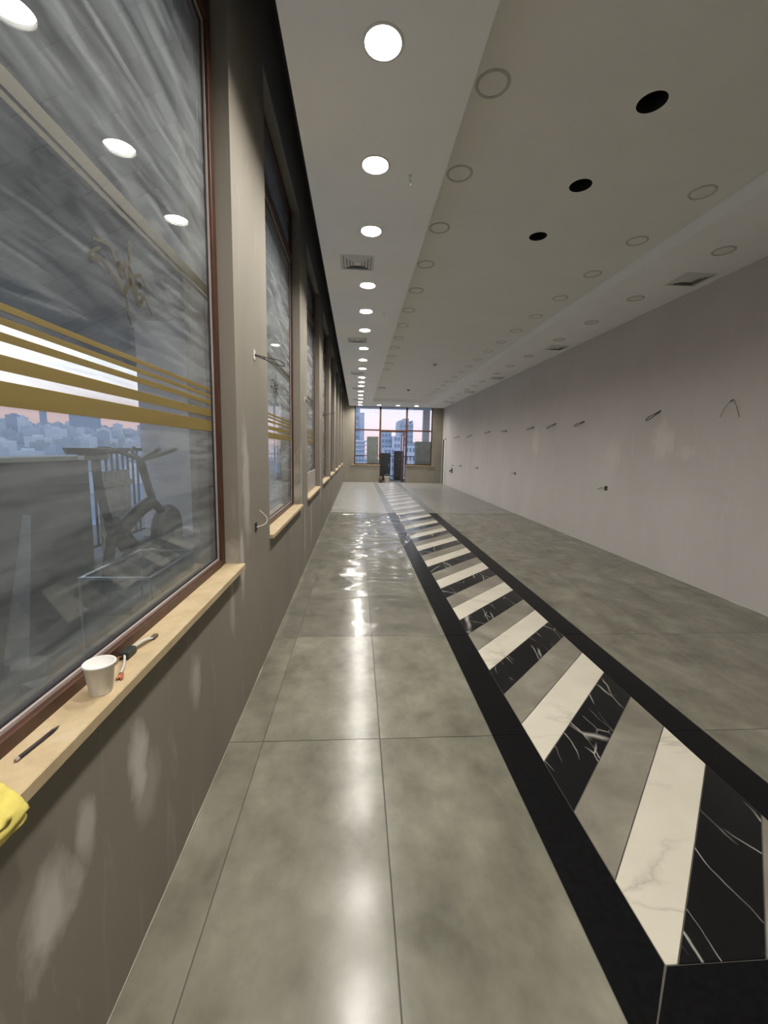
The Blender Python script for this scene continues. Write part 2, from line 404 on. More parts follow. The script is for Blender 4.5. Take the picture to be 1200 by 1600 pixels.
def holed_plane(bmb, x0, x1, y0, y1, z, holes, n=28):
    """ceiling sheet facing down with round holes (x, y, r)"""
    bm = bmesh.new(); ed = []
    def loop(pts):
        vs_ = [bm.verts.new(p) for p in pts]
        for i in range(len(vs_)): ed.append(bm.edges.new((vs_[i], vs_[(i+1) % len(vs_)])))
    loop([(x0, y0, z), (x1, y0, z), (x1, y1, z), (x0, y1, z)])
    for hx, hy, r in holes: loop([(hx+r*math.cos(2*math.pi*i/n), hy+r*math.sin(2*math.pi*i/n), z) for i in range(n)])
    bmesh.ops.triangle_fill(bm, use_beauty=True, edges=ed)
    for f in bm.faces:
        f.normal_update()
        if f.normal.z > 0: f.normal_flip()
    for i, v in enumerate(bm.verts): v.index = i
    bmb.add([v.co[:] for v in bm.verts], [[v.index for v in f.verts] for f in bm.faces]); bm.free()

# ------------------------------------------------------------------ floor and its tiles
floor = struct(MB().box(XL-.3, XR+.3, YB-.2, YE+.25, -.20, -.0035).build('floor', 'grout'), 'large grey porcelain tiles with a black-bordered striped marble strip')
GAP = .0019
ROWS = [1.99+1.2*k for k in range(-4, 16)]
def rows(y0, y1):
    ys = [y0]+[r for r in ROWS if y0+.02 < r < y1-.02]+[y1]
    return list(zip(ys[:-1], ys[1:]))
shared = {}
def rect_tile(name, x0, x1, y0, y1, mat):
    key = (name, round(x1-x0, 3), round(y1-y0, 3), mat)
    if key in shared:
        o = shared[key].copy(); C.objects.link(o)
    else:
        b = MB().slab([(GAP, GAP), (x1-x0-GAP, GAP), (x1-x0-GAP, y1-y0-GAP), (GAP, y1-y0-GAP)], -.012, 0)
        o = b.build(name, mat, floor); shared[key] = o
    o.location = (x0, y0, 0); o.parent = floor
    return o
for xa, xb in ((XL, -.465), (-.465, .137), (.137, .74)):
    for ya, yb in rows(YB, YE): rect_tile('floor_tile', xa, xb, ya, yb, 'tile')
for xa, xb in ((1.93, 2.53), (2.53, 3.13), (3.13, 3.73), (3.73, XR)):
    for ya, yb in rows(YB, YE): rect_tile('floor_tile', xa, xb, ya, yb, 'tile')
YF = .986
for ya, yb in rows(YB, .786): rect_tile('floor_tile', .74, 1.335, ya, yb, 'tile'); rect_tile('floor_tile', 1.335, 1.93, ya, yb, 'tile')
YZ = 19.0
for xa, xb in ((.74, .935), (1.735, 1.93)):
    for ya, yb in rows(YF+1e-4, YZ):
        if abs(ya-YF) < .01:      # mitred first length
            out, inn = (xa, xb) if xa < 1 else (xb, xa)
            q = [(out, .786), (inn, YF), (inn, yb), (out, yb)] if xa < 1 else [(out, .786), (out, yb), (inn, yb), (inn, YF)]
            g = GAP
            q = [(x+(g if x < (xa+xb)/2 else -g), y+(g*2 if y < yb-.01 else -g)) for x, y in q]
            MB().slab(q, -.012, 0).build('border_tile', 'border', floor)
        else: rect_tile('border_tile', xa, xb, ya, yb, 'border')
MB().slab([(.743, .787), (1.927, .787), (1.733, YF-GAP), (.937, YF-GAP)], -.012, 0).build('border_tile', 'border', floor)
rect_tile('floor_tile', .74, 1.93, YZ, YE, 'tile')
def clip(poly, keep, cut):
    out = []
    for i, p in enumerate(poly):
        q = poly[(i+1) % len(poly)]
        if keep(p): out.append(p)
        if keep(p) != keep(q): out.append(cut(p, q))
    return out
def clip_y(poly, y, up):
    cut = lambda p, q: (p[0]+(q[0]-p[0])*(y-p[1])/(q[1]-p[1]), y)
    return clip(poly, (lambda p: p[1] >= y) if up else (lambda p: p[1] <= y), cut)
k = -3; W = .2828
KINDS = ('stripe_white', 'stripe_grey', 'stripe_black')
stripe_mesh = {}
while True:
    b0 = 1.749+k*W; b1 = b0+W
    if b0-.8 > YZ: break
    mat = KINDS[k % 3]
    g = GAP
    P = [(.935+g, b0-.8+2*g), (1.735-g, b0+g), (1.735-g, b1-2*g), (.935+g, b1-.8-g)]
    if b0-.8 > YF+.01 and b1 < YZ-.01:
        if mat not in stripe_mesh:
            o = MB().slab([(x, y-b0) for x, y in P], -.012, 0).build('stripe_tile', mat, floor); stripe_mesh[mat] = o
        else:
            o = stripe_mesh[mat].copy(); C.objects.link(o)
        o.location = (0, b0, 0)
    else:
        P = clip_y(clip_y(P, YF+g, True), YZ-g, False)
        if len(P) >= 3: MB().slab(P, -.012, 0).build('stripe_tile', mat, floor)
    k += 1

# ------------------------------------------------------------------ walls
OPEN = [(.45, 2.255), (3.035, 4.727), (5.359, 7.05), (7.75, 9.43), (10.07, 11.58), (12.26, 13.82), (14.42, 16.05), (16.85, 18.4)]
XO = -.88                                        # outer face of the left wall
ZSILL, ZHEAD = .835, 3.94
b = MB()
b.box(XO, XL, YB, YE+.2, -.2, ZSILL)
b.box(XO, XL, YB, YE+.2, ZHEAD, ZS)
ys = [YB]+[y for o in OPEN for y in o]+[YE+.2]
for i in range(0, len(ys), 2): b.box(XO, XL, ys[i], ys[i+1], ZSILL, ZHEAD)
wall_left = struct(b.build('wall_left', 'wall_left'), 'taupe painted wall of pilasters between tall windows with filler patches')
DY0, DY1, DZ = 18.30, 19.02, 2.05                # doorway in the right wall
b = MB(); b.box(XR, XR+.22, YB, DY0, -.2, ZS).box(XR, XR+.22, DY1, YE+.2, -.2, ZS).box(XR, XR+.22, DY0, DY1, DZ, ZS)
wall_right = struct(b.build('wall_right', 'wall_right'), 'long pale taupe wall with cable outlets')
EX = (-.135, 1.03, 2.264, 3.449)                 # glazing divisions of the end wall
b = MB(); b.box(XL, EX[0], YE, YE+.2, -.2, ZS).box(EX[3], XR, YE, YE+.2, -.2, ZS)
b.box(EX[0], 1.045, YE, YE+.2, -.2, .80).box(2.235, EX[3], YE, YE+.2, -.2, .80).box(EX[0], EX[3], YE, YE+.2, 3.425, ZS)
wall_end = struct(b.build('wall_end', 'wall_end'), 'far taupe wall around the glazed terrace doorway')
wall_back = struct(MB().box(XO, XR+.22, YB-.2, YB, -.2, ZS).build('wall_back', 'wall_end'), 'wall behind the viewer')
# caulk lines where walls meet floor
def caulk(name, pts_fn, n, mat='putty'):
    rr = random.Random(3); b = MB(); pts = []; r = []
    for i in range(n+1):
        pts.append(pts_fn(i/n)); r.append(.0015+.005*max(0, mnoise.noise(Vector((i*.37, 5.1, 0)))))
    b.tube(pts, r, 5); return b.build(name, mat)
o = caulk('trim_1', lambda t: (XL+.002, .5+t*18.4, .002), 220); struct(o, 'ragged caulk line along the left wall'); o.data.materials[0] = MT['caulk']
o = caulk('trim_2', lambda t: (XR-.002, .5+t*17.6, .003), 260); struct(o, 'ragged white caulk line along the right wall')

# ------------------------------------------------------------------ ceiling
LIT_Y = [-1.75, -.85, .35, 1.25, 2.244, 3.106, 3.972, 5.21, 6.148, 7.087, 8.329, 9.373, 10.355, 11.60, 12.388, 13.127, 14.341, 15.347, 16.405, 17.621, 18.625]
END_X = [.92, 1.76, 2.59]; END_Y = 18.5
HOLES = [(1.70, 2.602), (1.695, 3.377), (1.70, 4.148)]
b = MB(); holed_plane(b, X1, X2, YB, YS, ZR, [(x, y, .082) for x, y in HOLES])
ceiling = struct(b.build('ceiling', 'raised'), 'raised grey-white ceiling panel between soffits')
b = MB(); holed_plane(b, XS, X1, YB, YE, ZC, [(.1, y, .088) for y in LIT_Y])
b.add([(XS, YB, ZC), (XS, YE, ZC), (XS, YE, ZS), (XS, YB, ZS)], [(0, 1, 2, 3)]); b.add([(X1, YB, ZC), (X1, YS, ZC), (X1, YS, ZR+.1), (X1, YB, ZR+.1)], [(3, 2, 1, 0)])
b.build('soffit', 'ceiling', ceiling)
b = MB(); b.box(X2, XR, YB, YE, ZC, ZR+.1); b.build('soffit', 'ceiling', ceiling)
b = MB(); holed_plane(b, X1, X2, YS, YE, ZC, [(x, END_Y, .088) for x in END_X])
b.add([(X1, YS, ZC), (X2, YS, ZC), (X2, YS, ZR+.1), (X1, YS, ZR+.1)], [(0, 1, 2, 3)]); b.build('soffit', 'ceiling', ceiling)
MB().box(XO, XR+.22, YB-.2, YE+.2, ZS, ZS+.2).build('upper_slab', 'slot', ceiling)
for x, y in HOLES:
    b = MB(); b.lathe([(.082, ZR), (.082, ZR+.16)], x, y, 28, caps=(False, True)); b.build('cutout_lining', 'dark', ceiling)

# ------------------------------------------------------------------ windows on the left
BANDS = [(1.578, 1.630), (1.651, 1.684), (1.711, 1.730), (1.745, 1.760), (1.775, 1.790)]
UPPER = [(2.206, 2.222), (2.232, 2.274)]
FX0, FX1 = -.775, -.712                         # frame depth
for i, (ya, yb) in enumerate(OPEN):
    n = i+1
    win = bpy.data.objects.new('window_%d' % n, None); C.objects.link(win); win.location = (GX, (ya+yb)/2, ZSILL)
    struct(win, ['large dusty window nearest the camera with cup on its cream sill', 'tall dusty window right after the first pilaster', 'third window from the camera, cardboard-pale lower panel'][i] if i < 3 else 'brown framed window, %s from the camera' % ORD[i])
    wf = .052
    zb, zt = .868, ZHEAD
    for y0, y1 in ((ya, ya+wf), (yb-wf, yb)):
        MB().cbox(FX0, FX1, y0, y1, zb, zt, .003).build('frame_jamb', 'brown', win)
    MB().cbox(FX0, FX1, ya+wf, yb-wf, zb-.02, .902, .003).build('frame_rail', 'brown', win)
    MB().cbox(FX0, FX1, ya+wf, yb-wf, zt-.05, zt, .003).build('frame_rail', 'brown', win)
    MB().cbox(FX0, FX1, ya+wf, yb-wf, 3.43, 3.49, .003).build('frame_transom', 'brown', win)
    p_lo = MB().box(GX-.008, GX, ya+wf-.01, yb-wf+.01, .895, 3.44).build('pane', 'glass', win)
    MB().box(GX-.008, GX, ya+wf-.01, yb-wf+.01, 3.48, zt-.04).build('pane', 'glass', win)
    # glazing bead and gasket round the lower pane
    b = MB(); gy0, gy1, gz0, gz1 = ya+wf, yb-wf, .902, 3.43; d = .009
    for (x0, x1, mt, a) in ((GX+.001, GX+.013, 'bead', 0), (GX+.001, GX+.006, 'gasket', d)):
        b = MB(); e = d if mt == 'bead' else .007
        b.box(x0, x1, gy0+a, gy1-a, gz0+a, gz0+a+e).box(x0, x1, gy0+a, gy1-a, gz1-a-e, gz1-a)
        b.box(x0, x1, gy0+a, gy0+a+e, gz0+a+e, gz1-a-e).box(x0, x1, gy1-a-e, gy1-a, gz0+a+e, gz1-a-e)
        b.build('glazing_bead' if mt == 'bead' else 'gasket', mt, win)
    # stone sill
    s = MB().cbox(FX1-.03, XL+.028, ya+.002, yb+(.006 if i < 2 else .002), ZSILL, .867, .003).build('sill', 'sill', win)
    # gold film bands on the pane
    for z0, z1 in BANDS: MB().box(GX+.0003, GX+.0011, gy0+.018, gy1-.018, z0, z1).build('gold_band', 'gold', p_lo)
    for z0, z1 in UPPER: MB().box(GX+.0003, GX+.0011, gy0+.018, gy1-.018, z0, z1).build('gold_band', 'dim_gold', p_lo)
    if i < 3:
        # scrolling floral motif between the bands
        yc = 1.47 if i == 0 else (ya+yb)/2
        b = MB()
        def ribbon(pts, wid):
            c = smooth_curve([(0, yc+p[0], 2.02+p[1]) for p in pts], 7); L, R_ = [], []
            for q in range(len(c)):
                t = (c[min(q+1, len(c)-1)]-c[max(q-1, 0)]).normalized(); nrm = Vector((0, -t.z, t.y)); ww = wid*(.35+.65*math.sin(math.pi*(q+.5)/len(c)))
                L.append(c[q]+nrm*ww); R_.append(c[q]-nrm*ww)
            for q in range(len(c)-1):
                a_, b_, c_, d_ = L[q], L[q+1], R_[q+1], R_[q]
                f = [(GX+.0003, v.y, v.z) for v in (a_, b_, c_, d_)]+[(GX+.0011, v.y, v.z) for v in (a_, b_, c_, d_)]
                b.add(f, [(0, 1, 2, 3), (7, 6, 5, 4), (0, 4, 5, 1), (1, 5, 6, 2), (2, 6, 7, 3), (3, 7, 4, 0)])
        ribbon([(-.155, .041), (-.200, .009), (-.205, -.011), (-.155, .011), (-.100, -.014), (-.05, -.042), (-.035, -.036), (-.012, .003), (.012, -.001), (.03, -.032), (.042, -.047), (.063, -.034), (.085, -.010), (.11, -.032), (.14, -.056)], .0105)
        ribbon([(-.19, .05), (-.11, .068), (-.075, .035), (-.045, .03), (-.02, .055), (.01, .04), (.03, .03)], .0095)
        ribbon([(.06, .058), (.095, .040), (.12, .026), (.15, .024)], .0085)
        ribbon([(-.05, .045), (-.072, .028), (-.055, .006), (-.03, .012), (-.04, .03)], .009)
        ribbon([(-.005, .05), (-.002, .02), (.0, -.018)], .012)
        ribbon([(.07, .05), (.04, .04), (.035, .018), (.065, .018), (.035, .012), (.04, -.012), (.075, -.006)], .009)
        ribbon([(-.03, -.05), (-.025, -.09), (-.01, -.13)], .007)
        ribbon([(.0, .06), (.0, .10), (.008, .135)], .007)
        b.build('scroll_motif', 'dim_gold', p_lo)
# pale board standing in the third window
bd = MB(); bd.cbox(-.705, -.69, 5.37, 6.9, .868, 1.16, .002)
tag(bd.build('cardboard_sheet', MT['bead']), 'grey board sheet leaning in the third window above its sill', 'board')

# ------------------------------------------------------------------ end glazing
YG = YE+.10
win = bpy.data.objects.new('window_9', None); C.objects.link(win); win.location = (1.6, YG, 0); struct(win, 'far glazed wall onto the terrace in brown frames')
def bar(x0, x1, z0, z1, name, d=.03): MB().cbox(x0, x1, YG-d, YG+d, z0, z1, .003).build(name, 'brown', win)
bar(EX[0], EX[0]+.05, .80, 3.425, 'frame_jamb'); bar(EX[3]-.05, EX[3], .80, 3.425, 'frame_jamb')
bar(EX[1]-.03, EX[1]+.05, 0, 3.425, 'frame_mullion'); bar(EX[2]-.05, EX[2]+.03, 0, 3.425, 'frame_mullion')
bar(EX[0], EX[1]-.03, 2.355, 2.415, 'frame_transom'); bar(EX[2]+.03, EX[3], 2.355, 2.415, 'frame_transom'); bar(EX[1]+.05, EX[2]-.05, 2.30, 2.40, 'frame_transom')
bar(EX[0], EX[1]-.03, .80, .86, 'frame_rail'); bar(EX[2]+.03, EX[3], .80, .86, 'frame_rail')
for x0, x1 in ((EX[0], EX[1]), (EX[1], EX[2]), (EX[2], EX[3])):
    MB().box(x0+.03, x1-.03, YG-.004, YG+.004, 2.39, 3.42).build('pane', 'glass_end', win)
for x0, x1 in ((EX[0], EX[1]), (EX[2], EX[3])):
    MB().box(x0+.03, x1-.03, YG-.004, YG+.004, .85, 2.37).build('pane', 'glass_end', win)
MB().cbox(EX[0]-.12, 1.045, YE-.04, YG-.03, .775, .803, .003).build('sill', 'sill', win)
MB().cbox(2.235, EX[3]+.10, YE-.04, YG-.03, .775, .803, .003).build('sill', 'sill', win)
door = bpy.data.objects.new('door_1', None); C.objects.link(door); door.location = (2.2, YG, 0); struct(door, 'brown framed glass terrace door standing open outward')
a, bb = 2.12, 2.17
MB().cbox(a, bb, YG+.02, YG+.12, .02, 2.28, .003).build('door_stile', 'brown', door); MB().cbox(a, bb, YG+.97, YG+1.07, .02, 2.28, .003).build('door_stile', 'brown', door)
MB().cbox(a, bb, YG+.12, YG+.97, 2.18, 2.28, .003).build('door_rail', 'brown', door); MB().cbox(a, bb, YG+.12, YG+.97, .02, .16, .003).build('door_rail', 'brown', door)
MB().box(a+.02, a+.028, YG+.11, YG+.98, .15, 2.19).build('pane', 'glass_end', door)
b = MB(); b.tube([(a-.005, YG+.99, 1.05), (a-.05, YG+.99, 1.05), (a-.05, YG+.87, 1.05)], .009, 8); b.build('door_handle', 'steel', door)
# side doorway in the right wall
door = bpy.data.objects.new('door_2', None); C.objects.link(door); door.location = (XR, (DY0+DY1)/2, 0); struct(door, 'narrow dark side doorway with white jambs by the far corner')
MB().cbox(XR-.02, XR+.23, DY0, DY0+.34, 0, DZ, .004).build('door_jamb', 'white_frame', door)
MB().cbox(XR-.02, XR+.23, DY1-.06, DY1, 0, DZ, .004).build('door_jamb', 'white_frame', door)
MB().cbox(XR-.02, XR+.23, DY0, DY1, DZ-.05, DZ+.01, .004).build('door_head', 'white_frame', door)
MB().cbox(XR-.012, XR+.03, DY0+.345, DY1-.065, .01, DZ-.055, .004).build('door_leaf', 'rail', door)
b = MB(); b.box(XR+1.3, XR+1.5, DY0-.4, DY1+.5, -.2, 2.6).box(XR+.22, XR+1.5, DY0-.5, DY0-.4, -.2, 2.6).box(XR+.22, XR+1.5, DY1+.5, DY1+.6, -.2, 2.6).box(XR+.22, XR+1.5, DY0-.5, DY1+.6, 2.5, 2.7).box(XR+.22, XR+1.5, DY0-.5, DY1+.6, -.2, -.005)
struct(b.build('wall_side_room', 'unit'), 'unlit lobby behind the side doorway')

# ------------------------------------------------------------------ downlights
def downlight(x, y, z, lit, label, group):
    t = thing('recessed_downlight', (x, y, z), label, 'ceiling light', group)
    if lit:
        b = MB(); b.lathe([(.0865, z+.03), (.0865, z-.003), (.089, z-.005), (.100, z-.004), (.102, z), (.0885, z+.0005), (.0885, z+.03)], x, y, 28); b.build('trim_ring', 'trim_white', t)
        b = MB(); n_ = 28; b.add([(x+.0862*math.cos(-2*math.pi*i/n_), y+.0862*math.sin(-2*math.pi*i/n_), z+.022) for i in range(n_)], [tuple(range(n_))]); b.build('lens', 'lens_on', t)
        b = MB(); b.lathe([(.0885, z+.03), (.06, z+.06)], x, y, 20, caps=(False, True)); b.build('housing', 'trim_grey', t)
    else:
        b = MB(); b.lathe([(.079, z), (.079, z-.003), (.083, z-.006), (.094, z-.006), (.098, z)], x, y, 28); b.build('trim_ring', 'trim_grey', t)
        b = MB(); b.lathe([(.0005, z-.004), (.05, z-.004), (.0795, z-.002)], x, y, 28); b.build('lens', 'lens_off', t)
    return t
proto = {}
def put_light(x, y, z, lit, label, group):
    key = lit
    if key not in proto: proto[key] = downlight(x, y, z, lit, label, group); return
    t = copy_tree(proto[key]); t.location = (x, y, z); t['label'] = label; t['group'] = group
vis = 0
for y in LIT_Y:
    if y > 2: lab = 'lit white downlight in the window-side soffit, %s to the camera' % nth(vis); vis += 1
    else: lab = 'lit white downlight in the window-side soffit above and behind the viewer, %s of the four' % ORD[LIT_Y.index(y)].replace('nearest', 'rearmost')
    put_light(.1, y, ZC, True, lab, 'lit downlights along the windows')
for x, nm in zip(END_X, ('left', 'middle', 'right')):
    put_light(x, END_Y, ZC, True, 'lit downlight above the far glazing, %s of the three' % nm, 'lit downlights over the far glazing')
for i, y in enumerate([3.972, 5.22, 6.2, 7.19, 8.45, 9.46, 10.4, 11.6, 12.4, 13.2, 14.34, 15.35, 16.4]):
    put_light(3.435, y, ZC, False, 'unlit round downlight in the right soffit, %s to the camera' % nth(i), 'unlit downlights in the right soffit')
for i in range(17):
    put_light(2.675, 3.36+.765*i, ZR, False, 'unlit round downlight on the raised ceiling by the right soffit, %s' % nth(i), 'unlit downlights on the right of the raised ceiling')
for i in range(12):
    put_light(.735, 2.565+.765*i, ZR, False, 'unlit round downlight on the raised ceiling by the window-side soffit, %s' % nth(i), 'unlit downlights on the left of the raised ceiling')

# ------------------------------------------------------------------ air vents
def vent(x, y, label, group):
    z = ZC; t = thing('ceiling_vent', (x, y, z), label, 'vent', group)
    MB().box(x-.155, x+.155, y-.155, y+.155, z-.002, z-.0005).build('backing', 'vent_back', t)
    def ring(ro, ri, zo, zi, nm):
        o4 = [(-1, -1), (1, -1), (1, 1), (-1, 1)]; th = .003
        vs_ = [(x+a*ro, y+c*ro, z-zo) for a, c in o4]+[(x+a*ri, y+c*ri, z-zi) for a, c in o4]+[(x+a*(ro+.002), y+c*(ro+.002), z-zo+th) for a, c in o4]+[(x+a*(ri+.002), y+c*(ri+.002), z-zi+th) for a, c in o4]
        fs = []
        for i in range(4):
            j = (i+1) % 4; fs += [(j, i, 4+i, 4+j), (8+i, 8+j, 12+j, 12+i), (i, j, 8+j, 8+i), (4+j, 4+i, 12+i, 12+j)]
        MB().add(vs_, fs).build(nm, 'vent', t)
    ring(.172, .145, .004, .007, 'frame')
    for ro in (.139, .106, .073): ring(ro, ro-.026, .003, .012, 'vane')
    MB().cbox(x-.040, x+.040, y-.040, y+.040, z-.012, z-.008, .001).build('core_plate', 'vent', t)
    return t
V0 = None
VY = [4.62, 7.72, 10.98, 13.68, 16.66]
for xs, side, grp in ((-.023, 'window-side soffit', 'square vents in the window-side soffit'), (3.645, 'right soffit', 'square vents in the right soffit')):
    for i, y in enumerate(VY):
        lab = 'square louvred air vent in the %s, %s to the camera' % (side, nth(i))
        if V0 is None: V0 = vent(xs, y, lab, grp)
        else:
            t = copy_tree(V0); t.location = (xs, y, ZC); t['label'] = lab; t['group'] = grp
# small ceiling fittings
for x, y, z, lab in ((.35, 3.19, ZC, 'tiny sprinkler stub on window-side soffit beside second downlight'), (.35, 6.15, ZC, 'tiny sprinkler stub on window-side soffit farther down the row')):
    t = thing('sprinkler_head', (x, y, z), lab, 'sprinkler', 'sprinkler stubs')
    MB().lathe([(.012, z), (.012, z-.004), (.004, z-.006), (.004, z-.03), (.009, z-.034), (.009, z-.037)], x, y, 10, caps=(False, True)).build('stem', 'steel', t)
    MB().tube([(x, y, z-.03), (x+.012, y, z-.045), (x+.006, y+.004, z-.062)], .003, 6).build('lever', 'cable_pale', t)
t = thing('smoke_detector', (1.83, 10.14, ZR), 'small round smoke detector on the raised ceiling', 'detector')
MB().lathe([(.055, ZR), (.055, ZR-.015), (.04, ZR-.03)], 1.83, 10.14, 20, caps=(False, True)).build('body', 'trim_grey', t)
MB().lathe([(.018, ZR-.03), (.016, ZR-.04)], 1.83, 10.14, 14, caps=(False, True)).build('sensor', 'unit', t)
t = thing('junction_box', (1.72, 14.48, ZR), 'small black cable box on the far raised ceiling', 'junction box')
MB().cbox(1.68, 1.76, 14.44, 14.52, ZR-.03, ZR, .004).build('box', 'plastic_black', t); MB().tube([(1.72, 14.48, ZR-.03), (1.73, 14.47, ZR-.06)], .006, 6).build('cable_stub', 'cable', t)
t = thing('slot_vent', (.80, 14.15, ZR), 'dark slot vent at the far left of the raised ceiling', 'vent')
MB().box(.70, .92, 14.05, 14.25, ZR-.002, ZR-.0005).build('backing', 'dark', t)
for q in range(3): MB().box(.70, .92, 14.07+.06*q, 14.085+.06*q, ZR-.012, ZR-.002).build('slat', 'vent', t)

# ------------------------------------------------------------------ cable outlets
def wire_loop(base, tip, label, group, out=(1, 0, 0), mat='cable', r=.004, spread=.05, plate=True):
    base, tip = Vector(base), Vector(tip); n_ = Vector(out)
    t = thing('cable_loop', base, label, 'cable', group)
    d = tip-base; L = d.length; side = Vector((0, 0, 1)).cross(d).normalized()
    up = d.cross(side).normalized()*spread
    loop = smooth_curve([base+up*.12, base+d*.35+up*.35, base+d*.75+up*.8, tip+up*.35, tip-up*.35, base+d*.75-up*.6, base+d*.35-up*.25, base-up*.12], 5)
    MB().tube(loop, r, 6).build('cable', mat, t)
    MB().tube([base+d*.33-up*.35, base+d*.33+up*.45], r*1.5, 6).build('tie', 'cable', t)
    if plate:
        s_ = 1 if n_.x > 0 else -1; x = base.x
        MB().cbox(min(x, x+s_*.004), max(x, x+s_*.004), base.y-.018, base.y+.018, base.z-.03, base.z+.03, .001).build('filler_ring', 'putty', t)
    return t
U = [(5.225, 2.085, 5.52, 1.966), (7.047, 2.066, 7.398, 1.99), (8.074, 2.096, 8.53, 2.0), (9.115, 2.076, 9.45, 2.02), (10.777, 2.064, 11.16, 2.045), (12.15, 2.104, 12.76, 2.05), (14.136, 2.079, 14.87, 1.99), (15.93, 2.067, 16.85, 2.02)]
# the wall wires stick out from the wall toward the room
t = thing('cable_loop', (XR, 4.18, 2.10), 'thin faint bent wire on the right wall, nearest the camera', 'cable', 'cable loops high on the right wall')
MB().tube(smooth_curve([(XR-.002, 4.33, 1.925), (XR-.03, 4.26, 2.01), (XR-.02, 4.185, 2.098), (XR-.012, 4.14, 2.03), (XR-.002, 4.10, 1.915)], 5), .0022, 6).build('cable', 'cable', t)
MB().tube([(XR-.028, 4.205, 2.075), (XR-.018, 4.178, 2.100)], .0045, 6).build('tie', 'cable', t)
for i, (y, z, y2, z2) in enumerate(U):
    kx = .10
    wire_loop((XR, y, z), (XR-kx, y+(y2-y)*.45, z+(z2-z)*1.0), 'dark looped cable high on the right wall, %s to the camera' % nth(i+1), 'cable loops high on the right wall', (-1, 0, 0), r=.0055, spread=.022)
Lw = [(6.27, .971), (10.07, .98), (13.33, .976), (15.53, .95), (16.8, .925)]
for i, (y, z) in enumerate(Lw):
    t = thing('socket_box', (XR, y, z), 'open socket hole with loose wires low on the right wall, %s to the camera' % nth(i), 'socket', 'socket holes on the right wall')
    MB().cbox(XR-.006, XR+.001, y-.035, y+.035, z-.035, z+.035, .001).build('back_box', 'plastic_black', t)
    MB().tube(smooth_curve([(XR-.004, y, z+.01), (XR-.05, y+.06, z), (XR-.06, y+.12, z-.03), (XR-.03, y+.17, z-.02)], 5), .004, 6).build('wire', 'cable', t)
    MB().tube(smooth_curve([(XR-.004, y, z-.01), (XR-.06, y+.03, z+.02), (XR-.05, y+.1, z+.03)], 5), .004, 6).build('wire', 'cable_pale', t)
t = thing('pipe_stub', (XR, 16.99, .70), 'dark pipe hole with stub low on the right wall near side doorway', 'pipe')
MB().cbox(XR-.004, XR+.001, 16.85, 17.13, .60, .80, .001).build('rough_hole', 'rail', t)
MB().tube([(XR, 16.99, .70), (XR-.08, 16.99, .70), (XR-.10, 16.99, .64)], .03, 10).build('pipe', 'wrapped', t)
# left wall
wire_loop((XL, 2.66, 2.062), (XL+.155, 2.80, 2.035), 'dark looped cable sticking out of the nearest pilaster', 'cable loops on the pilasters', (1, 0, 0), r=.0035, spread=.022)
wire_loop((XL, 5.11, 2.08), (XL+.06, 5.22, 2.02), 'thin cable sticking out of the second pilaster', 'cable loops on the pilasters', (1, 0, 0), r=.004, spread=.02)
wire_loop((XL, 7.35, 2.06), (XL+.22, 7.5, 2.13), 'thin cable sticking out of the third pilaster', 'cable loops on the pilasters', (1, 0, 0), r=.004, spread=.02)
t = thing('socket_box', (XL, 2.62, 1.0), 'black socket hole with bent wire low on the nearest pilaster', 'socket')
MB().cbox(XL-.001, XL+.004, 2.60, 2.645, .975, 1.03, .001).build('back_box', 'dark', t)
MB().tube(smooth_curve([(XL+.004, 2.625, 1.0), (XL+.05, 2.67, 1.015), (XL+.055, 2.69, 1.05), (XL+.012, 2.68, 1.10)], 6), .0035, 6).build('wire', 'cable_pale', t)

# ------------------------------------------------------------------ things on the near sill
ZP = .867
cx, cyy = -.655, 1.045
t = thing('foam_cup', (cx, cyy, ZP), 'white disposable cup standing on the near cream sill', 'cup')
b = MB(); b.lathe([(0.00046, ZP+0.00184), (0.02208, ZP+0.00184), (.0244, ZP), (0.02576, ZP+0.00276), (0.03450, ZP+0.07636), (0.03634, ZP+0.07728), (0.03680, ZP+0.08004), (0.03542, ZP+0.08188), (0.03358, ZP+0.08004), (0.02484, ZP+0.00552), (0.00046, ZP+0.00552)], cx, cyy, 36); b.build('cup_body', 'cup', t)
b = MB(); b.lathe([(0.03542, ZP+0.07498), (0.03754, ZP+0.07774), (0.03772, ZP+0.08050), (0.03588, ZP+0.08262), (0.03386, ZP+0.08096)], cx, cyy, 36); b.build('rim', 'cup', t)
p0, p1 = Vector((-.676, .801, ZP+.0045)), Vector((-.664, .905, ZP+.0045)); d = (p1-p0)
t = thing('pencil', p0, 'dark pencil lying on the near cream sill', 'pencil')
MB().tube([p0+d*.06, p0+d*.84], .0043, 6).build('barrel', 'pencil', t); MB().tube([p0+d*.84, p1], [.0042, .0012], 6).build('tip', 'cable', t); MB().tube([p0, p0+d*.065], .0042, 6).build('end_cap', 'bead', t)
t = thing('wire_connector', (-.685, 1.235, ZP), 'black connector block with cut white wires on the near sill behind the cup', 'connector')
b = MB(); b.cbox(-.700, -.672, 1.205, 1.255, ZP, ZP+.024, .003); b.build('block', 'plastic_black', t)
MB().tube(smooth_curve([(-.680, 1.250, ZP+.015), (-.674, 1.29, ZP+.018), (-.664, 1.34, ZP+.006)], 6), .0035, 6).build('wire', 'cable_pale', t)
MB().tube(smooth_curve([(-.687, 1.250, ZP+.015), (-.684, 1.29, ZP+.016), (-.671, 1.35, ZP+.006)], 6), .0035, 6).build('wire', 'cable_pale', t)
MB().cbox(-.674, -.658, 1.335, 1.365, ZP+.001, ZP+.011, .002).build('plug', 'brown_bag', t)
MB().tube(smooth_curve([(-.684, 1.208, ZP+.015), (-.668, 1.18, ZP+.018), (-.655, 1.15, ZP+.012), (-.650, 1.125, ZP+.006)], 6), .0035, 6).build('wire', 'cable_pale', t)
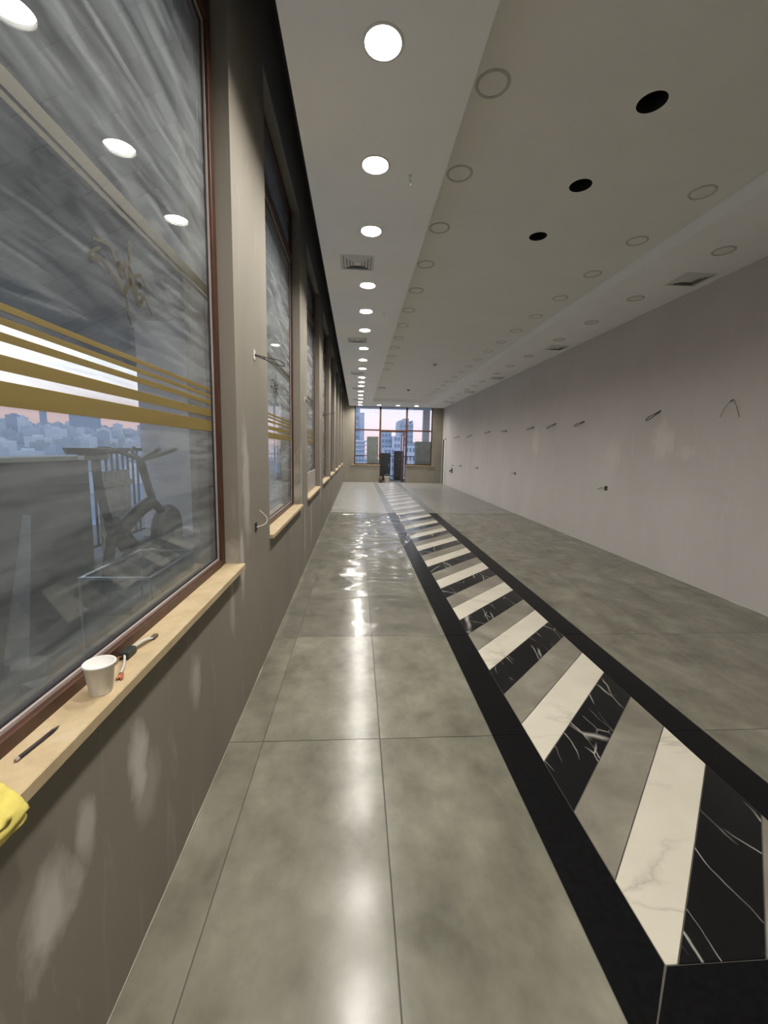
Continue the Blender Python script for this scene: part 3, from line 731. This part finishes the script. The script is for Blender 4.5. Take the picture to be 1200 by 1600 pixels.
MB().tube(smooth_curve([(-.692, 1.208, ZP+.012), (-.692, 1.17, ZP+.02), (-.698, 1.13, ZP+.008)], 6), .0022, 6).build('wire', 'copper', t)
b = MB()
for q in range(5): b.tube([(-.653+q*.002, 1.128, ZP+.004), (-.646+q*.004, 1.098-.003*(q % 2), ZP+.004+.002*(q % 3))], .0022, 5)
b.build('copper_ends', 'copper', t)
# yellow foam lump at the edge of the sill
bm = bmesh.new(); bmesh.ops.create_icosphere(bm, subdivisions=4, radius=1)
for v in bm.verts:
    nrm = v.co.copy(); n_ = mnoise.noise(nrm*2.2)*.22+mnoise.noise(nrm*7)*.06
    c_ = Vector((max(-.8, min(.8, v.co.x*1.25)), max(-.8, min(.8, v.co.y*1.25)), max(-.8, min(.8, v.co.z*1.25))))*(1+n_*.6)
    x = -.625+c_.x*.045; y = .642+c_.y*.085; z = ZP+.018+c_.z*.020
    if x > XL+.014: z -= (x-(XL+.014))*1.3+.002
    elif z < ZP: z = ZP
    v.co = (x, y, z)
b = MB(); 
for i, v in enumerate(bm.verts): v.index = i
b.add([v.co[:] for v in bm.verts], [[v.index for v in f.verts] for f in bm.faces], True); bm.free()
tag(b.build('foam_sponge', 'sponge'), 'yellow foam lump at the near end of the cream sill', 'foam')

# ------------------------------------------------------------------ sheets on the floor
def sheet(name, x0f, x1f, y0f, y1, nx, ny, hfn, mat, label):
    b = MB(); vs_ = []
    for j in range(ny+1):
        for i in range(nx+1):
            u, v = i/nx, j/ny
            ya = y0f(u); y = ya+(y1-ya)*v; x = x0f(y)+(x1f(y)-x0f(y))*u
            vs_.append((x, y, .0015+hfn(x, y, min(u, 1-u, v*3, (1-v)*3))))
    b.add(vs_, [(j*(nx+1)+i, j*(nx+1)+i+1, (j+1)*(nx+1)+i+1, (j+1)*(nx+1)+i) for j in range(ny) for i in range(nx)], True)
    return tag(b.build(name, mat), label, 'plastic film')
def h_clear(x, y, e):
    wob = 1.6*mnoise.noise(Vector((x*1.6, y*.9, 3)))
    a = 1-abs(mnoise.noise(Vector((x*1.1, y*2.6+wob, .3))))*2.2            # creases running across the sheet
    c_ = mnoise.noise(Vector((x*1.6, y*5.5+wob, 2.1))); d_ = mnoise.noise(Vector((x*5, y*11, 4.7)))
    return max(0, .0022+.013*max(0, a)**3+.010*max(0, c_)+.0026*d_)*min(1, .25+e*10)
sheet('clear_plastic_film', lambda y: XL+.03+.02*mnoise.noise(Vector((y, 1, 1))), lambda y: .70+.05*mnoise.noise(Vector((y*1.3, 4, 1)))+(.42*min(1, max(0, (y-6.2)/1.2))), lambda u: 3.195+.012*math.sin(u*9)+.008*math.sin(u*23), 9.6, 64, 420, h_clear, 'film_clear', 'rippled clear plastic film on the floor along the windows')
def h_milk(x, y, e):
    a = mnoise.noise(Vector((x*1.1, y*1.6, 7.3))); c_ = mnoise.noise(Vector((x*5, y*5, 9.1)))
    return .0035+(.003*max(0, a)+.0012*c_)*min(1, e*10)
sheet('milky_plastic_film', lambda y: XL+.02, lambda y: XR-.03, lambda u: 9.75+.14*mnoise.noise(Vector((u*6, 0, 0)))+.07*mnoise.noise(Vector((u*19, 3, 0))), 19.02, 110, 150, h_milk, 'film_milky', 'milky dust sheet covering the far half of the floor')

# ------------------------------------------------------------------ bucket and sack by the terrace door
bx, by = 1.36, 18.72
t = thing('bucket', (bx, by, .004), 'pale plastic bucket on the floor at the terrace doorway', 'bucket')
MB().lathe([(.0005, .006), (.10, .006), (.105, .008), (.13, .29), (.137, .30), (.125, .30), (.098, .02), (.0005, .02)], bx, by, 24).build('body', 'bucket', t)
MB().tube([(bx-.135, by, .28), (bx-.10, by-.03, .36), (bx, by-.05, .40), (bx+.10, by-.03, .36), (bx+.135, by, .28)], .005, 6).build('handle', 'steel', t)
bm = bmesh.new(); bmesh.ops.create_icosphere(bm, subdivisions=3, radius=1)
for v in bm.verts:
    n_ = 1+.3*mnoise.noise(v.co*2.1); v.co = Vector((1.085+v.co.x*.095*n_, 18.80+v.co.y*.12*n_, max(.006, .13+v.co.z*.17*n_)))
for i, v in enumerate(bm.verts): v.index = i
tag(MB().add([v.co[:] for v in bm.verts], [[v.index for v in f.verts] for f in bm.faces], True).build('rubble_sack', 'brown_bag'), 'dark brown sack slumped beside the pale bucket', 'sack'); bm.free()

# ------------------------------------------------------------------ terrace outside the left windows
struct(MB().box(-3.9, XO, -4, 24, ZT-.3, ZT).build('floor_terrace', 'terrace'), 'grey terrace floor outside the windows')
can = struct(MB().prism([(XO, 4.20), (XO, 4.12), (-3.62, 2.76), (-3.62, 2.84)], 'y', -4, 24).build('ceiling_canopy', 'render_grey'), 'sloping grey terrace canopy')
# MB.prism('y') takes (x, z): boards under the canopy, each one a piece
slope = (2.755-4.115)/(-3.62-XO)
bw = .25; mesh0 = None
for i in range(38):
    y = .2+i*bw
    if mesh0 is None:
        bo = MB().prism([(XO-.01, 4.105), (-3.60, 2.758), (-3.60, 2.738), (XO-.01, 4.085)], 'y', y, y+bw-.012).build('soffit_board', 'board', can); mesh0 = bo
    else:
        bo = mesh0.copy(); C.objects.link(bo); bo.location = (0, i*bw, 0)
wp = thing('parapet', (-2.75, 2.2, ZT), 'dark grey terrace parapet with pale coping seen through the nearest window', 'parapet')
MB().box(-2.95, -2.65, -3, 4.27, ZT, 1.345).build('wall_body', 'render_grey', wp); MB().cbox(-2.98, -2.62, -3, 4.30, 1.345, 1.385, .005).build('coping', 'coping', wp)
pr = thing('terrace_pier', (-2.35, 5.75, ZT), 'wide pale terrace pier rising behind the exercise bike', 'pillar')
MB().box(-2.8, -1.95, 5.6, 5.95, ZT, 3.04).build('shaft', 'pier', pr); MB().cbox(-2.83, -1.92, 5.57, 5.98, ZT, ZT+.12, .006).build('plinth', 'coping', pr)
rl = thing('terrace_railing', (-2.78, 4.95, ZT), 'dark vertical-bar railing between parapet and pier', 'railing')
MB().cbox(-2.80, -2.76, 4.31, 5.55, 1.42, 1.46, .004).build('top_rail', 'rail', rl); MB().cbox(-2.79, -2.77, 4.31, 5.55, ZT+.10, ZT+.13, .003).build('bottom_rail', 'rail', rl)
for i in range(11): MB().cbox(-2.79, -2.77, 4.34+i*.11, 4.36+i*.11, ZT+.13, 1.42, .002).build('bar', 'rail', rl)
pf = thing('white_fence_panel', (-2.62, 4.6, ZT), 'pale slatted fence panel leaning on the terrace railing', 'fence')
for i in range(6): MB().cbox(-2.64, -2.62, 4.38+i*.10, 4.45+i*.10, ZT+.02, 1.22, .003).build('slat', 'plank', pf)
for z in (ZT+.2, 1.05): MB().cbox(-2.62, -2.60, 4.36, 4.97, z, z+.06, .003).build('crossbar', 'plank', pf)
# exercise bike, side-on, x = -1.75
bx = -1.75
t = thing('exercise_bike', (bx, 3.4, ZT), 'dark exercise bike with saddle and forked handlebar on the terrace', 'exercise bike')
def bt(pts, r, nm, mat='bike', x=0): return MB().tube(smooth_curve([(bx+x+(p[2] if len(p) > 2 else 0), p[0], p[1]) for p in pts], 5), r, 8).build(nm, mat, t)
b = MB(); ys_ = [2.68, 2.74, 2.85, 2.97, 3.06, 3.12]; wd = [.03, .10, .12, .06, .035, .02]
for (y0, w0), (y1, w1) in zip(list(zip(ys_, wd))[:-1], list(zip(ys_, wd))[1:]):
    b.add([(bx-w0, y0, 1.475), (bx+w0, y0, 1.475), (bx+w1, y1, 1.475), (bx-w1, y1, 1.475), (bx-w0*.8, y0, 1.435), (bx+w0*.8, y0, 1.435), (bx+w1*.8, y1, 1.435), (bx-w1*.8, y1, 1.435)],
          [(0, 1, 2, 3), (7, 6, 5, 4), (0, 4, 5, 1), (1, 5, 6, 2), (2, 6, 7, 3), (3, 7, 4, 0)])
b.build('saddle', 'bike', t)
MB().cbox(bx-.025, bx+.025, 2.76, 3.02, 1.395, 1.435, .006).build('saddle_slide', 'steel', t)
bt([(2.90, 1.40), (2.92, 1.22), (2.98, 1.02), (3.06, .90)], .028, 'seat_post')
bt([(3.04, .96), (3.10, .87), (3.26, .92), (3.46, .99), (3.62, 1.02)], .055, 'frame_tube')
bt([(3.06, .92), (2.98, .70), (2.90, ZT+.06)], .035, 'rear_leg')
bt([(3.64, 1.05), (3.55, 1.22), (3.48, 1.38)], .032, 'handlebar_stem')
for sg in (-1, 1): bt([(3.48, 1.38, 0), (3.43, 1.44, .12*sg), (3.38, 1.47, .2*sg), (3.28, 1.46, .22*sg)], .016, 'handlebar'); bt([(3.50, 1.38, 0), (3.60, 1.43, .12*sg), (3.74, 1.475, .18*sg)], .016, 'handlebar')
b = MB(); n_ = 28; cyb, czb, rb = 3.90, .72, .24
for s0, s1, r0, r1 in ((-.05, -.05, .0005, rb*.9), (-.05, -.02, rb*.9, rb), (-.02, .02, rb, rb), (.02, .05, rb, rb*.9), (.05, .05, rb*.9, .0005)):
    vs_ = [(bx+s_, cyb+r_*math.cos(2*math.pi*i/n_), czb+r_*math.sin(2*math.pi*i/n_)) for s_, r_ in ((s0, r0), (s1, r1)) for i in range(n_)]
    b.add(vs_, [(i, n_+i, n_+(i+1) % n_, (i+1) % n_) for i in range(n_)])
b.build('flywheel', 'bike_pale', t)
bt([(3.62, 1.03), (3.78, .92), (3.90, .72), (3.98, ZT+.06)], .035, 'front_fork')
bt([(3.12, .86), (3.25, .72), (3.40, .66), (3.62, .66), (3.90, .72)], .07, 'drive_cover')
for y in (2.90, 3.98): MB().tube([(bx-.18, y, ZT+.035), (bx+.18, y, ZT+.035)], .03, 8).build('foot_bar', 'bike', t)
for sg in (-1, 1): MB().tube([(bx, 3.40, .66), (bx+.09*sg, 3.40, .66), (bx+.10*sg, 3.40+.15*sg, .60)], .014, 6).build('crank', 'steel', t); MB().cbox(bx+.10*sg-.045, bx+.10*sg+.045, 3.36+.15*sg, 3.45+.15*sg, .585, .61, .004).build('pedal', 'bike', t)
# glass tank
x0, x1, y0, y1, z0, z1 = -1.54, -1.16, 2.34, 2.99, ZT+.005, .75
t = thing('glass_tank', ((x0+x1)/2, (y0+y1)/2, ZT), 'empty rectangular glass tank with pale rims on the terrace floor', 'tank')
for (a0, a1, c0, c1) in ((x0, x0+.006, y0, y1), (x1-.006, x1, y0, y1), (x0+.006, x1-.006, y0, y0+.006), (x0+.006, x1-.006, y1-.006, y1)): MB().box(a0, a1, c0, c1, z0, z1).build('glass_side', 'glass_end', t)
for (a0, a1, c0, c1) in ((x0-.008, x0+.014, y0-.008, y1+.008), (x1-.014, x1+.008, y0-.008, y1+.008), (x0+.014, x1-.014, y0-.008, y0+.014), (x0+.014, x1-.014, y1-.014, y1+.008)): MB().cbox(a0, a1, c0, c1, z1-.004, z1+.012, .002).build('rim', 'steel', t)
for cx_ in (x0, x1):
    for cy2 in (y0, y1): MB().box(cx_-.006, cx_+.006, cy2-.006, cy2+.006, z0, z1-.004).build('corner_post', 'steel', t)
MB().box(x0+.006, x1-.006, y0+.006, y1-.006, z0, z0+.012).build('bottom', 'render_grey', t)
# boards on the terrace
def plank(pts, zt, label):
    o = MB().slab(pts, ZT+.001, zt, .003).build('plank', 'plank'); tag(o, label, 'plank', 'loose boards on the terrace'); return o
plank([(-1.63, 2.0), (-1.45, 1.93), (-1.18, 2.22), (-1.30, 2.33)], ZT+.03, 'short pale board lying flat near the glass tank')
plank([(-1.95, 3.34), (-1.72, 3.19), (-1.60, 3.39), (-1.78, 3.56)], ZT+.025, 'pale board scrap lying under the exercise bike')
b = MB(); q = [(-1.905, 2.235), (-1.745, 2.20)]
P = [(-1.90, 2.24, ZT), (-1.74, 2.20, ZT), (-1.98, 2.62, 1.05), (-2.04, 2.64, 1.05)]
P2 = [(p[0]-.02, p[1]+.02, p[2]+.01) for p in P]
b.add(P+P2, [(0, 1, 2, 3), (7, 6, 5, 4), (0, 4, 5, 1), (1, 5, 6, 2), (2, 6, 7, 3), (3, 7, 4, 0)])
tag(b.build('plank', 'plank'), 'pale tapered board propped upright on the terrace at the left', 'plank', 'loose boards on the terrace')

# ------------------------------------------------------------------ terrace beyond the end wall
struct(MB().box(-1.2, 5.2, YE+.2, 22.4, -.25, -.03).build('floor_end_terrace', 'terrace'), 'terrace floor beyond the far doorway')
struct(MB().box(-.75, 5.2, YE+.2, 21.0, 3.50, 3.7).build('ceiling_end_terrace', 'ceiling'), 'slab over the far terrace')
def cabinet(x0, x1, y0, y1, z1, label, mat, z0=-.03):
    t = thing('terrace_cabinet', ((x0+x1)/2, (y0+y1)/2, z0), label, 'cabinet', 'boxes on the far terrace')
    MB().cbox(x0, x1, y0, y1, z0+.06, z1, .015).build('body', mat, t); MB().cbox(x0+.02, x1-.02, y0-.012, y0, z0+.12, z1-.06, .006).build('front_panel', mat, t)
    MB().cbox(x0+.02, x1-.02, y0+.02, y1-.02, z0, z0+.06, .004).build('base', 'rail', t)
    MB().cbox(x1-.10, x1-.07, y0-.03, y0-.012, (z0+z1)/2, (z0+z1)/2+.15, .004).build('handle', 'steel', t)
cabinet(1.12, 1.67, 20.75, 21.3, 1.33, 'short dark cabinet outside the open terrace doorway', 'unit')
cabinet(1.88, 2.36, 20.95, 21.5, 1.45, 'taller dark cabinet outside the open terrace doorway', 'unit')
cabinet(.48, 1.02, 20.3, 20.8, 2.12, 'tall grey-green wrapped cabinet behind the left far pane', 'wrapped')
cabinet(2.89, 3.75, 20.3, 20.9, 1.93, 'wide grey-green wrapped cabinet behind the right far pane', 'wrapped')
pl = thing('terrace_pier', (3.45, 20.65, -.03), 'pale pier behind the right far pane', 'pillar')
MB().box(3.29, 3.62, 20.92, 21.2, -.03, 3.50).build('shaft', 'pier', pl); MB().cbox(3.27, 3.64, 20.90, 21.22, -.03, .1, .006).build('plinth', 'coping', pl)
rl = thing('terrace_railing', (2, 22.2, -.03), 'dark railing along the far terrace edge', 'railing')
MB().cbox(-1.2, 5.2, 22.2, 22.24, 1.14, 1.19, .004).build('top_rail', 'rail', rl); MB().cbox(-1.2, 5.2, 22.2, 22.24, .08, .12, .004).build('bottom_rail', 'rail', rl)
for i in range(40): MB().box(-1.15+i*.16, -1.13+i*.16, 22.21, 22.23, .12, 1.14).build('bar', 'rail', rl)

# ------------------------------------------------------------------ city beyond
struct(MB().box(-2500, 2500, -300, 2500, -62, -60).build('ground_city', 'ground'), 'city ground far below')
def building(name, x0, x1, y0, y1, z1, mat, label, floors=0, cols=0, bands=None, crown=None, z0=-60, wz=None):
    t = thing(name, ((x0+x1)/2, (y0+y1)/2, z0), label, 'building', 'city buildings beyond the far terrace')
    MB().box(x0, x1, y0, y1, z0, z1).build('block', mat, t)
    if bands:
        for z, hgt in bands: MB().box(x0-.4, x1+.4, y0-.5, y1+.4, z, z+hgt).build('floor_slab', 'city_white', t)
    if cols:
        zlo = wz[0] if wz else -6; fh = (z1-zlo)/floors; cw = (x1-x0)/cols; first = None
        for r in range(floors):
            for c_ in range(cols):
                xx, zz = x0+c_*cw+cw*.22, zlo+r*fh+fh*.25
                if first is None: first = MB().box(xx, xx+cw*.56, y0-.12, y0, zz, zz+fh*.5).build('window', 'city_win', t); base = (xx, zz)
                else:
                    o = first.copy(); C.objects.link(o); o.location = Vector((first.location.x+xx-base[0], first.location.y, first.location.z+zz-base[1]))
    if crown:
        for (a, b2, h) in crown: MB().box(x0+(x1-x0)*a, x0+(x1-x0)*b2, y0+1, y1-1, z1, z1+h).build('roof_block', mat, t)
building('glass_tower', -3.4, .5, 92, 104, 16, 'tower_blue', 'tall blue glass tower with a ladder of windows at far left', bands=None, floors=9, cols=2, wz=(3.5,))
building('tower_core', .5, 1.45, 91, 104, 9.3, 'city_mid', 'slim blue-grey tower shaft beside the tall glass tower')
building('slab_block', -3.6, 1.5, 84, 90, 3.1, 'tower_blue', 'low blue office block with white floor slabs behind the left pane', bands=[(-2.2, .16), (-1.3, .16), (-.45, .16), (.45, .16), (1.35, .16), (2.25, .16), (2.95, .3)])
building('high_rise', 15.0, 20.0, 150, 165, 11.0, 'city_mid', 'blue-grey high-rise with notched crown behind the middle panes', floors=9, cols=4, crown=[(.0, .12, 1.1), (.3, .7, 1.8), (.88, 1.0, 1.1)])
building('office_block', 7.4, 10.6, 130, 142, 6.9, 'city_mid', 'mid-height office block left of the doorway view', floors=7, cols=3)
building('office_block', 10.7, 14.4, 122, 132, 5.6, 'city_pale', 'paler office block in the centre of the doorway view', floors=6, cols=4)
building('office_block', 3.4, 6.9, 138, 150, 5.6, 'city_pale', 'pale office block behind the tall wrapped cabinet', floors=6, cols=4)
building('office_block', 20.5, 26.5, 160, 172, 4.6, 'city_pale', 'pale low block right of the notched high-rise', floors=5, cols=5)
building('office_block', 12.5, 15.2, 108, 116, 2.6, 'city_white', 'low white block below the centre of the doorway view', floors=4, cols=3)
building('office_block', 6.5, 9.0, 100, 108, 2.0, 'city_pale', 'low grey block at the left of the doorway view', floors=4, cols=3)
# hillside town seen through the nearest window
prof = [(-150, -60), (-320, -18), (-600, 26), (-900, 44), (-1200, 20), (-1200, -60)]
hb = MB(); nY = 36
def hill_z(x, y):
    for (xa, za), (xb, zb_) in zip(prof[:-2], prof[1:-1]):
        if xb <= x <= xa: base = za+(zb_-za)*(x-xa)/(xb-xa); break
    else: base = -60
    return base+7*mnoise.noise(Vector((x*.004, y*.004, .2)))*(1 if x < -200 else 0)
vs_ = []; NX = 24
for j in range(nY+1):
    for i in range(NX+1): x = -150-i*(1050/NX); y = 100+j*75; vs_.append((x, y, hill_z(x, y)))
hb.add(vs_, [(j*(NX+1)+i, (j+1)*(NX+1)+i, (j+1)*(NX+1)+i+1, j*(NX+1)+i+1) for j in range(nY) for i in range(NX)], True)
struct(hb.build('ground_hillside', 'hill'), 'hazy hillside across the valley')
rr = random.Random(11); spots = []
for i in range(230):
    for _ in range(60):
        x = -rr.uniform(230, 800); y = -x*rr.uniform(1.15, 2.35)
        if y < 1500 and all(abs(x-a_) > 22 or abs(y-b_) > 24 for a_, b_ in spots) and abs(y-845)+abs(x+600) > 40 and abs(y-985)+abs(x+610) > 70: break
    else: continue
    spots.append((x, y))
    wx, wy, hh = rr.uniform(8, 20), rr.uniform(8, 22), rr.uniform(7, 17)*(1.0 if rr.random() < .9 else 1.7); z = hill_z(x, y)
    b = MB().box(x-wx/2, x+wx/2, y-wy/2, y+wy/2, z-12, z+hh)
    b.box(x-wx/5, x+wx/5, y-wy/5, y+wy/5, z+hh, z+hh+2.5)
    tag(b.build('hillside_house', ('city_pale', 'city_white', 'city_mid', 'city_pale')[i % 4]), 'small hazy block on the far hillside', 'building', 'hillside town through the nearest window')
for (y_, x_, wd_, hh, lab) in ((845, -600, 8, 74, 'lone slim tower on the hillside skyline'), (985, -610, 42, 66, 'broad block on the hillside skyline beside the pier')):
    z = hill_z(x_, y_)
    t = thing('skyline_tower', (x_, y_, z-8), lab, 'building', 'skyline towers')
    MB().box(x_-wd_/2, x_+wd_/2, y_-wd_/2, y_+wd_/2, z-8, hh).build('block', 'city_mid', t); MB().box(x_-wd_/5, x_+wd_/5, y_-wd_/5, y_+wd_/5, hh, hh+3).build('roof_block', 'city_mid', t)
